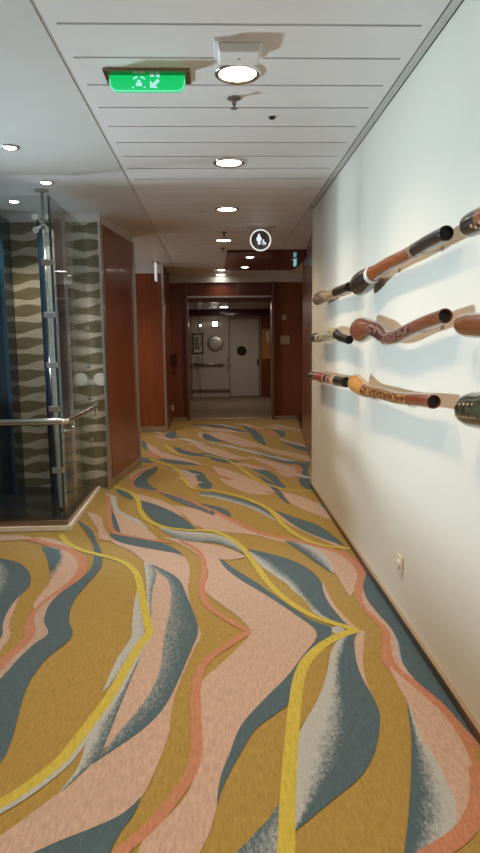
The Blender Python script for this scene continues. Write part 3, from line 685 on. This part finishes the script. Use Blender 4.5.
# sensor box
bx = thing('ceiling_sensor', 'square white box with sloped sides on the slatted ceiling before the nearest downlight', 'sensor', (.115, 2.73, ZC))
bm = bmesh.new(); frustum(bm, (.115, 2.73), .205, .17, .20, .16, ZC, ZC-.01); obj('base_plate', bm, CEIL, bx)
bm = bmesh.new(); frustum(bm, (.115, 2.73), .18, .145, .162, .125, ZC-.01, ZC-.042); hs = obj('housing', bm, CEIL, bx, bevel=.005)
bm = bmesh.new(); lathe(bm, [(.006, 0), (.006, -.003)], (.115, 2.73, ZC-.042), 14); tag(obj('pilot_dot', bm, GREYP, hs), 'small grey dot on the underside')
SPR = plain('sprinkler_metal', (.22, .18, .16), .4, .6)
def sprinkler(px, py, lab):
    x, y = onc(px, py); d = thing('sprinkler_head', lab, 'sprinkler', (x, y, ZC))
    bm = bmesh.new(); lathe(bm, [(.034, 0), (.034, -.005), (.022, -.010)], (x, y, ZC), 20); obj('escutcheon', bm, SPR, d)
    bm = bmesh.new(); lathe(bm, [(.013, -.009), (.011, -.03), (.006, -.034), (.006, -.047)], (x, y, ZC), 14); nzl = obj('nozzle', bm, SPR, d)
    bm = bmesh.new(); lathe(bm, [(.018, -.047), (.018, -.05)], (x, y, ZC), 16); obj('deflector', bm, SPR, nzl)
sprinkler(234, 98, 'sprinkler head in the slatted ceiling just past the nearest downlight')
sprinkler(224, 232, 'sprinkler head just before the fourth downlight')
sprinkler(222.5, 248, 'sprinkler head at the left corner of the red wood ceiling panel')
x, y = onc(272, 117); bm = bmesh.new(); lathe(bm, [(.018, 0), (.018, -.006), (.01, -.012)], (x, y, ZC), 20)
o = obj('ceiling_sensor_dot', bm, MATTBL); tag(o, 'tiny black round sensor in the ceiling right of the sprinkler', 'sensor')

# ------------------------------------------------------------------ signs
def rounded(x0, x1, z0, z1, r, n=8):
    P = [(x0, z1), (x1, z1)]
    for cx, cz, a in ((x1-r, z0+r, 0), (x0+r, z0+r, -PI/2)):
        for i in range(n+1): t = a - PI/2*i/n; P.append((cx+r*math.cos(t), cz+r*math.sin(t)))
    return P
GREENS = emis('exit_green', (.0, .34, .08), .9); GREENR = emis('exit_rim', (.10, .50, .32), .9); MINT = emis('exit_symbol', (.28, .50, .50), .9)
for m_ in (GREENS, GREENR, MINT): m_.node_tree.nodes['Principled BSDF'].inputs['Base Color'].default_value = (.02, .12, .06, 1)
ex0, ez1 = onc(146, 78)[0], 0
Yn, Yf = onc(146, 68)[1], onc(146, 80)[1]; Ysn = Yn+.05; a = on(109, 72, 1, Ysn); b = on(185, 72, 1, Ysn); lo = on(146, 92.2, 1, Ysn).z
sx0, sx1 = a.x, b.x
es = thing('emergency_exit_sign', 'glowing green emergency sign with arrow hanging from the slatted ceiling at left', 'sign', ((sx0+sx1)/2, Ysn, ZC))
bm = bmesh.new(); box(bm, sx0-.022, sx1+.024, Yn, Yf+.02, ZC-.012, ZC); obj('mounting_plate', bm, BRONZE, es, bevel=.003)
bm = bmesh.new(); prism_xz(bm, rounded(sx0, sx1, lo, ZC-.012, .038), Ysn-.006, Ysn+.006); obj('sign_panel', bm, GREENS, es)
bm = bmesh.new(); P = rounded(sx0, sx1, lo, ZC-.03, .038); Q = rounded(sx0+.006, sx1-.006, lo+.006, ZC-.03, .033)
P3 = [P[1:], Q[1:]]; 
P, Q = P[1:]+P[:1], Q[1:]+Q[:1]
for i in range(len(P)-1):
    vs = [bm.verts.new((p[0], yy, p[1])) for yy in (Ysn-.008, Ysn-.0062) for p in (P[i], P[i+1], Q[i+1], Q[i])]
    for f in ((0, 1, 2, 3), (4, 7, 6, 5), (0, 4, 5, 1), (2, 6, 7, 3)): bm.faces.new([vs[k] for k in f])
obj('lit_rim', bm, GREENR, es)
def sym(name, polys, y, m, par, lab=None, th=.002):
    bm = bmesh.new()
    for P in polys: prism_xz(bm, P, y-th, y)
    o = obj(name, bm, m, par); 
    if lab: o['label'] = lab
    return o
def disc(cx, cz, r, n=16): return [(cx+r*math.cos(2*PI*i/n), cz+r*math.sin(2*PI*i/n)) for i in range(n)]
k = .076/76*1.0
def sp_(px, py): q = on(px, py, 1, Ysn-.007); return (q.x, q.z)
def PX(L): return [sp_(*p) for p in L]
sym('arrow_symbol', [PX([(150, 87.6), (150, 80.5), (152.8, 83.4), (157.5, 78.8), (159.8, 81), (155.2, 85.4), (158, 88)])], Ysn-.0065, MINT, es, 'pale arrow pointing down left')
sym('assembly_symbol', [PX([(137.5, 80), (140.5, 80), (140.5, 82.2), (137.5, 82.2)]), PX([(136.2, 82.6), (141.8, 82.6), (142.2, 86), (135.8, 86)]),
     PX([(132.5, 88.2), (132.5, 86), (134.6, 88)]), PX([(145.4, 88.2), (145.4, 86), (143.2, 88)]), PX([(132.6, 79), (134.8, 76.8), (137.6, 76.4), (137.6, 77.8), (135.4, 78.2), (134, 79.6)]),
     PX([(145.4, 79), (143.2, 76.8), (140.4, 76.4), (140.4, 77.8), (142.6, 78.2), (144, 79.6)])], Ysn-.0065, MINT, es, 'pale gathering people symbol with corner arrows')
sym('arrow_reflection', [PX([(150, 75), (154, 75), (154, 76.6), (150, 76.6)]), PX([(155.5, 75), (159.5, 75), (159.5, 77), (157, 77.2)])], Ysn-.0065, MINT, es)  # reflection above the arrow, drawn as glowing shapes
lamp('exit_sign_glow', ((sx0+sx1)/2, Ysn-.03, lo-.01), (.1, 1, .5), .25, .2)
# restroom sign
q = on(261, 226.5, 2, ZC); Yr = q.y; cc = on(260.5, 240.2, 1, Yr); rr = .112
rs = thing('restroom_sign', 'round clear hanging sign with a white ring, standing figure and wheelchair user', 'sign', (cc.x, Yr, ZC))
obj('mounting_plate', boxm(q.x-.15, q.x+.155, Yr-.03, Yr+.03, ZC-.014, ZC), STEELR, rs, bevel=.003)
obj('acrylic_panel', boxm(cc.x-.115, cc.x+.115, Yr-.004, Yr+.004, cc.z-.02, ZC-.012), ACRYL, rs)
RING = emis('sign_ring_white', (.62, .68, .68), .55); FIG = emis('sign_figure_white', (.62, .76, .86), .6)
bm = bmesh.new(); lathe(bm, [(rr*.9, -.003), (rr*.9, .003)], (cc.x, Yr, cc.z), 48, 'y'); obj('sign_disc', bm, plain('smoky_disc', (.24, .20, .185), .3), rs)
bm = bmesh.new(); n = 48; rg = []
for r_, y_ in ((rr*.87, -.008), (rr, -.008), (rr, .004), (rr*.87, .004)): rg.append([bm.verts.new((cc.x+r_*math.cos(2*PI*i/n), Yr+y_, cc.z+r_*math.sin(2*PI*i/n))) for i in range(n)])
for j in range(4):
    for i in range(n): bm.faces.new((rg[j][i], rg[j][(i+1) % n], rg[(j+1) % 4][(i+1) % n], rg[(j+1) % 4][i]))
obj('ring', bm, RING, rs)
def loc(L, s=.0096): return [(cc.x+x*s, cc.z+z*s) for x, z in L]
sym('standing_figure', [loc(disc(-1.6, 5.4, 1.25)), loc([(-3.4, 4.1), (.2, 4.1), (1.3, 1.5), (.9, -.9), (-.2, -.6), (-.3, -4.6), (-1.4, -4.6), (-1.6, -2), (-1.8, -4.6), (-2.9, -4.6), (-3, -.6), (-4.1, -.9), (-4.5, 1.5)])], Yr-.0035, FIG, rs)
wh = [loc(disc(3.2, .1, .75)), loc([(2.6, -.5), (3.8, -.5), (4.0, -2.2), (5.4, -2.2), (6.2, -4.2), (5.2, -4.4), (4.6, -3), (2.8, -3)])]
for i in range(10):
    a0_, a1_ = PI*.75+i*PI*.12, PI*.75+(i+1)*PI*.12
    wh.append(loc([(3.4+r_*math.cos(t), -3+r_*math.sin(t)) for r_, t in ((2.1, a0_), (2.1, a1_), (1.5, a1_), (1.5, a0_))]))
sym('wheelchair_figure', wh, Yr-.0035, FIG, rs)
# edge-on lit sign at left and far exit sign at right
q = on(155.5, 262.5, 2, ZC)
d = thing('edge_lit_sign', 'thin lit hanging sign seen edge on before the middle wood wall at left', 'sign', (q.x, q.y, ZC))
obj('mounting_plate', boxm(q.x-.045, q.x+.045, q.y-.18, q.y+.18, ZC-.012, ZC), STEELR, d)
obj('sign_panel', boxm(q.x-.011, q.x+.011, q.y-.10, q.y+.10, ZC-.27, ZC-.012), emis('sign_edge_white', (.7, .8, .85), .3), d, bevel=.003)
q = on(295, 259, 2, ZC-.03)
d = thing('far_exit_sign', 'small blue green lit sign hanging under the right end of the red wood ceiling panel', 'sign', (q.x, q.y, ZC-.03))
obj('mounting_plate', boxm(q.x-.04, q.x+.04, q.y-.12, q.y+.12, ZC-.04, ZC-.03), STEELR, d)
obj('sign_panel', boxm(q.x-.015, q.x+.015, q.y-.07, q.y+.07, ZC-.125, ZC-.04), emis('far_sign_glow', (.06, .30, .38), .8), d, bevel=.004)

# ------------------------------------------------------------------ wall outlet
q = on(401, 564, 0, XR)
d = thing('power_outlet', 'small cream power outlet low on the white right wall', 'outlet', (XR, q.y, q.z))
obj('cover_plate', boxm(XR-.01, XR, q.y-.04, q.y+.04, q.z-.045, q.z+.045), plain('outlet_cream', (.72, .66, .55), .35), d, bevel=.003)
bm = bmesh.new(); lathe(bm, [(.024, 0), (.024, -.006), (.02, -.012)], (XR-.01, q.y, q.z), 24, 'x'); obj('socket', bm, WHITEP, d)
bm = bmesh.new()
for dy in (-.009, .009): lathe(bm, [(.0035, 0), (.0035, -.0015)], (XR-.022, q.y+dy, q.z), 10, 'x')
obj('pin_holes', bm, MATTBL, d)

# ------------------------------------------------------------------ didgeridoos on the right wall
def carved(name, a, b, scale=60, thr=.5, rough=.25, wave=False, sq=(1, 1, 1)):
    t = NT(name); w = t.n('ShaderNodeTexVoronoi' if not wave else 'ShaderNodeTexWave')
    w.inputs['Scale'].default_value = scale; t.l(t.map(sq), w.inputs['Vector'])
    if wave: w.inputs['Distortion'].default_value = 9; w.inputs['Detail'].default_value = 2
    f = w.outputs['Fac'] if wave else w.outputs['Distance']
    t.base(t.ramp(f, [(thr-.06, a), (thr+.06, b)])); return t.set(rough, 0, .5, .5)
def grained(name, a, b, rough=.25, sc=14):
    t = NT(name); f = t.noise(t.map((3, .6, 3)), sc, 4); t.base(t.ramp(f, [(.3, a), (.7, b)])); return t.set(rough, 0, .5, .5)
DB = grained('didge_black', (.010, .009, .009), (.022, .02, .018)); DO = grained('didge_orange', (.20, .052, .012), (.30, .09, .024)); DW = plain('didge_white_band', (.62, .60, .56), .4)
DT = grained('didge_tan', (.36, .22, .12), (.50, .33, .19)); DP = carved('didge_patterned', (.03, .025, .02), (.34, .24, .17), 45, .45)
DC = carved('didge_bone', (.03, .026, .02), (.52, .43, .25), 26, .34); DM = grained('didge_mahogany', (.16, .05, .028), (.24, .08, .045), .18)
DMC = carved('didge_carved', (.05, .022, .02), (.25, .12, .10), 26, .5, .2, True); DR = grained('didge_red', (.28, .03, .03), (.4, .05, .045)); DCR = grained('didge_cream', (.42, .30, .17), (.52, .38, .23))
DG = grained('didge_gold', (.45, .20, .04), (.6, .3, .07)); DGP = carved('didge_gold_pattern', (.13, .04, .018), (.36, .17, .05), 22, .55, .2, True)
DRB = grained('didge_redbrown', (.16, .04, .02), (.24, .065, .03), .18); DGN = carved('didge_green_black', (.012, .018, .012), (.05, .06, .03), 30, .5, .18)
DCU = grained('didge_copper', (.15, .05, .02), (.23, .085, .04), .14); DY = plain('didge_yellow', (.5, .42, .1), .4)
DK = [grained('didge_black_dots', (.015, .013, .013), (.03, .02, .02))]
def didge(label, pts, secs, X=.828, brackets=(.3, .75), spots=None, dotm=None):
    W = []
    for p in pts:
        q = on(p[0], p[1], 0, X); dep = -(R.transposed() @ (q-Vector((0, 0, H)))).z; W.append((q, p[2]*dep/F))
    P = cat([w[0] for w in W], 8); n = len(P); sub = 8
    Rr = [max(.004, v.x) for v in cat([Vector((w[1], 0, 0)) for w in W], 8)]
    L = [0]
    def pj(q):
        c = R.transposed() @ (q-Vector((0, 0, H))); return Vector((c.x/-c.z, c.y/-c.z))
    for a, b in zip(P, P[1:]): L.append(L[-1]+(pj(b)-pj(a)).length)
    def at(u):
        s = u*L[-1]; i = 0
        while i < n-2 and L[i+1] < s: i += 1
        f = (s-L[i])/max(1e-9, L[i+1]-L[i]); return P[i].lerp(P[i+1], f), Rr[i]+(Rr[i+1]-Rr[i])*f
    mid, _ = at(.5)
    d = thing('didgeridoo', label, 'didgeridoo', (mid.x, mid.y, mid.z), 'didgeridoos in three rows on the right wall')
    for j, (nm, u0, u1, m, ex) in enumerate(secs):
        m_ = max(3, int((u1-u0)*70)); bm = bmesh.new(); last = j == len(secs)-1; first = j == 0
        us = [u0+(u1-u0)*i/m_ for i in range(m_+1)]
        pp = [at(u) for u in us]; ps = [q[0] for q in pp]; rr_ = [q[1]+ex for q in pp]
        if last:                                     # rounded rim and a hollow bore
            t = (ps[-1]-ps[-2]).normalized(); r = rr_[-1]
            ps += [ps[-1]+t*.004, ps[-1]+t*.006, ps[-1]+t*.004, ps[-1]-t*.03, ps[-1]-t*.06]
            rr_ += [r*.98, r*.93, r*.84, r*.8, r*.76]
        if first:
            t = (ps[0]-ps[1]).normalized(); r = rr_[0]
            ps = [ps[0]-t*.06, ps[0]-t*.02, ps[0]+t*.004, ps[0]+t*.006, ps[0]+t*.003]+ps; rr_ = [r*.62, r*.7, r*.78, r*.9, r*.97]+rr_
        tube_path(bm, ps, rr_, 28, first, last); o = obj(nm, bm, m, d, True)
        if last:
            bm = bmesh.new(); q = ps[-3]-Vector((0, 0, 0)); t = (ps[-6]-ps[-7]).normalized()
            ring_disc(bm, ps[-6]-t*.012, t, rr_[-6]*.82); tag(obj('bore', bm, MATTBL, o), 'dark hollow bore')
    for u in brackets:
        q, r = at(u); bm = bmesh.new()
        tube(bm, [(XR, q.y, q.z-r*.5), (q.x, q.y, q.z-r-.003), (q.x-r*.7, q.y, q.z-r*.8)], .005, 8); lathe(bm, [(.012, 0), (.012, -.004)], (XR, q.y, q.z-r*.5), 12, 'x')
        obj('wall_bracket', bm, ACRYL, d, True)
    for u, ang, sz in spots or []:
        bm = bmesh.new()
        q, r = at(u); q2, _ = at(min(1, u+.02)); t = (q2-q).normalized(); uu = Vector((-1, 0, 0)); uu = (uu-uu.dot(t)*t).normalized(); vv = t.cross(uu)
        nrm = (math.cos(ang)*uu+math.sin(ang)*vv); c = q+nrm*(r+.0006)
        side = t.cross(nrm); vs = [bm.verts.new(c+t*sz*math.cos(2*PI*i/10)*1.6+side*sz*math.sin(2*PI*i/10)) for i in range(10)]
        top = [bm.verts.new(v.co+nrm*.001) for v in vs]; bm.faces.new(top); bm.faces.new(vs[::-1])
        for i in range(10): bm.faces.new((vs[i], vs[(i+1) % 10], top[(i+1) % 10], top[i]))
        obj('painted_dot', bm, dotm, o)
    return d
def tube_path(bm, pts, rs, n, cap0, cap1):
    rings = []; ref = Vector((0, 0, 1)); T = None
    for i, p in enumerate(pts):
        t = pts[min(i+1, len(pts)-1)]-pts[max(i-1, 0)]
        if T is not None and t.dot(T) <= 1e-5: t = T        # rim folds back on itself: keep the axis
        t = t.normalized(); T = t
        u = (ref-ref.dot(t)*t).normalized(); ref = u; v = t.cross(u)
        rings.append([bm.verts.new(p+rs[i]*(math.cos(2*PI*k/n)*u+math.sin(2*PI*k/n)*v)) for k in range(n)])
    for a, b in zip(rings, rings[1:]):
        for i in range(n): bm.faces.new((a[i], a[(i+1) % n], b[(i+1) % n], b[i]))
    if cap0: bm.faces.new(rings[0])
    if cap1: bm.faces.new(rings[-1])
def ring_disc(bm, c, t, r):
    u = Vector((0, 0, 1)); u = (u-u.dot(t)*t).normalized(); v = t.cross(u); n = 24
    A = [bm.verts.new(c+r*(math.cos(2*PI*i/n)*u+math.sin(2*PI*i/n)*v)) for i in range(n)]
    B = [bm.verts.new(a.co-t*.004) for a in A]
    bm.faces.new(A); bm.faces.new(B)
    for i in range(n): bm.faces.new((A[i], A[(i+1) % n], B[(i+1) % n], B[i]))
didge('small tan didgeridoo with dark patterned bell and black mouth end, farthest in the top row',
      [(318.5,299,6.2),(321,297.8,6.5),(324.5,296.3,5.8),(329,295,4.6),(336.5,292,4.6),(344,289,4.7),(349.5,286.8,4.8)],
      [('bell', 0, .27, DP, 0), ('body', .27, .58, DT, 0), ('mouth_end', .58, 1, DB, .0006)])
didge('orange brown didgeridoo with black bell, white ring and black mouth, in the top row',
      [(360,285,10.8),(363.5,282,11.6),(368,278.2,10.4),(372,275,8.4),(378,270.7,7.1),(390,263.5,7),(404,256.5,6.9),(414,251,7),(429,242,7.4),(446,233.3,7.7)],
      [('bell', 0, .155, DB, 0), ('ring', .155, .185, DW, .002), ('body', .185, .63, DO, 0), ('band', .63, .665, DP, .001), ('mouth_end', .665, 1, DB, .0005)])
didge('large black didgeridoo with red painting, cut off at right in the top row',
      [(471,225,11.8),(477,222,12.4),(492,215,12.8),(520,199,13.8),(560,180,15.5)], [('bell_end', 0, .16, DB, 0), ('painted_band', .16, .24, carved('didge_red_cream', (.02, .015, .015), (.22, .08, .035), 16, .42), .0008), ('body', .24, 1, DB, 0)], brackets=(.3, .8),
      spots=[(.13+.03*i, .5+.25*(i % 3), .006) for i in range(6)], dotm=DCR)
didge('wavy cream bone coloured didgeridoo with black specks, farthest in the middle row',
      [(315,337.5,4.6),(317.5,337.8,4.6),(320,338,4.6),(325.5,335,5.2),(331,332.8,5.6),(337,334,5.2),(341.5,337,4.7),(349,339.8,4.4)],
      [('bell', 0, .10, DB, 0), ('body', .10, .60, DC, 0), ('band', .60, .66, DCR, .001), ('mouth_end', .66, 1, DB, 0)])
didge('glossy brown carved didgeridoo with a flared bell and S bend, middle of the middle row',
      [(362,330,12.3),(364,329.5,12.2),(367,329,10.8),(372,328.8,8.6),(378,331,7.9),(387,337.5,7.2),(397,336.5,7),(409.5,330,7),(426.5,322.5,7.4),(445,316,7.6)],
      [('bell', 0, .13, DM, 0), ('carved_body', .13, .66, DMC, 0), ('mouth_end', .66, 1, DM, .0004)])
didge('plain copper brown didgeridoo with rounded end, cut off at right in the middle row',
      [(460.5,325,7),(463.5,325,10),(469,325.3,12),(480,325.5,12.8),(494,325.5,13.5),(520,325,14.5),(560,324,16)], [('rounded_end', 0, .12, DCU, 0), ('body', .12, 1, DCU, 0)], brackets=(.35, .8))
didge('thin didgeridoo banded in dark red, cream and black, farthest in the bottom row',
      [(312,375.8,4.2),(317,376.3,4.3),(322,377.5,4.7),(329,379,4.7),(336.5,380.5,5),(346,382.2,5.3)],
      [('bell', 0, .15, grained('didge_dark_green', (.03, .03, .02), (.05, .045, .03)), 0), ('cream_band', .15, .19, DCR, .0004), ('red_band', .19, .42, DR, 0), ('cream_band', .42, .45, DCR, .0004), ('dark_band', .45, .53, DB, 0), ('cream_band', .53, .56, DCR, .0004),
       ('red_band', .56, .64, DR, 0), ('cream_band', .64, .75, DCR, .0004), ('mouth_end', .75, 1, DB, 0)])
didge('golden carved didgeridoo with flared yellow bell and reddish mouth end, in the bottom row',
      [(356,383,8.6),(358,384.6,8.8),(361.5,387.5,8.2),(368,391,6.8),(381,393.5,6.3),(395.5,397.5,6.2),(410,399.3,6.4),(421.5,400.2,6.8),(433.5,401.7,7.2)],
      [('bell', 0, .16, DG, 0), ('carved_body', .16, .72, DGP, 0), ('mouth_end', .72, 1, DRB, .0005)])
didge('large dark green didgeridoo with pale dots, cut off at right in the bottom row',
      [(467,410,13),(470,409.8,16),(475,410,17.8),(484,410.6,18.8),(496,411,20),(520,413,21),(560,416,24)], [('rounded_end', 0, .12, DGN, 0), ('body', .12, 1, DGN, 0)], brackets=(.35, .8),
      spots=[(.04+.035*i, .35, .0032) for i in range(8)]+[(.05+.05*i, -.35, .0045) for i in range(5)], dotm=DCR)

# ------------------------------------------------------------------ light
struct('light_block_left', boxm(-4.6, -4.5, -3, 5.98, 0, ZC), CREAM)  # unseen wall added to cut the cool world light from the left
for yy in (2.9, 1.4, -.2): lamp('spotlight_lamp', (-1.25, yy, ZC-.03), (1, .86, .68), 12, .04, 1.9, .8)     # the row of spots goes on
struct('light_block_corridor', boxm(-2.15, -2.05, 1.6, 4.58, .004, .87), WOOD)  # unseen low wall added to keep shaft light off the right wall's foot
L = lamp('lobby_fill', (-2.4, 8.5, 1.4), (.95, .93, .9), 7, 1.1, rot=(0, -PI/2, 0))  # added area fill that brightens the middle ceiling, no window modelled
struct('light_block_shaft', boxm(-1.99, -1.94, 4.8, 5.68, .03, .87), NAVY)  # unseen block added inside the enclosure to stop low shaft light
lamp('lobby_fill_warm', (-1.5, 8.6, ZC-.03), WARM, 45, .1, 2.4, .8)  # hidden warm lamp added to brighten the lobby wood wall
w = bpy.data.worlds.new('world'); S.world = w; w.use_nodes = True
w.node_tree.nodes['Background'].inputs[0].default_value = (.86, .93, 1, 1); w.node_tree.nodes['Background'].inputs[1].default_value = .12
L = lamp('lift_shaft_daylight', (-3.25, 5.2, 1.05), (.66, .85, 1), 56, .7, rot=(PI/2, 0, 0)); L.data.spread = 1.35; L.data.shape = 'RECTANGLE'; L.data.size = .6; L.data.size_y = .22
L.rotation_euler = (Vector((.9, 2.0, 1.8))-L.location).to_track_quat('-Z', 'Y').to_euler()
lamp('far_hall_lamp', (.4, 14.2, 2.2), (1, .84, .7), 6.5, .3)
S.view_settings.view_transform = 'Standard'; S.view_settings.look = 'None'; S.view_settings.exposure = .85; S.view_settings.gamma = 1
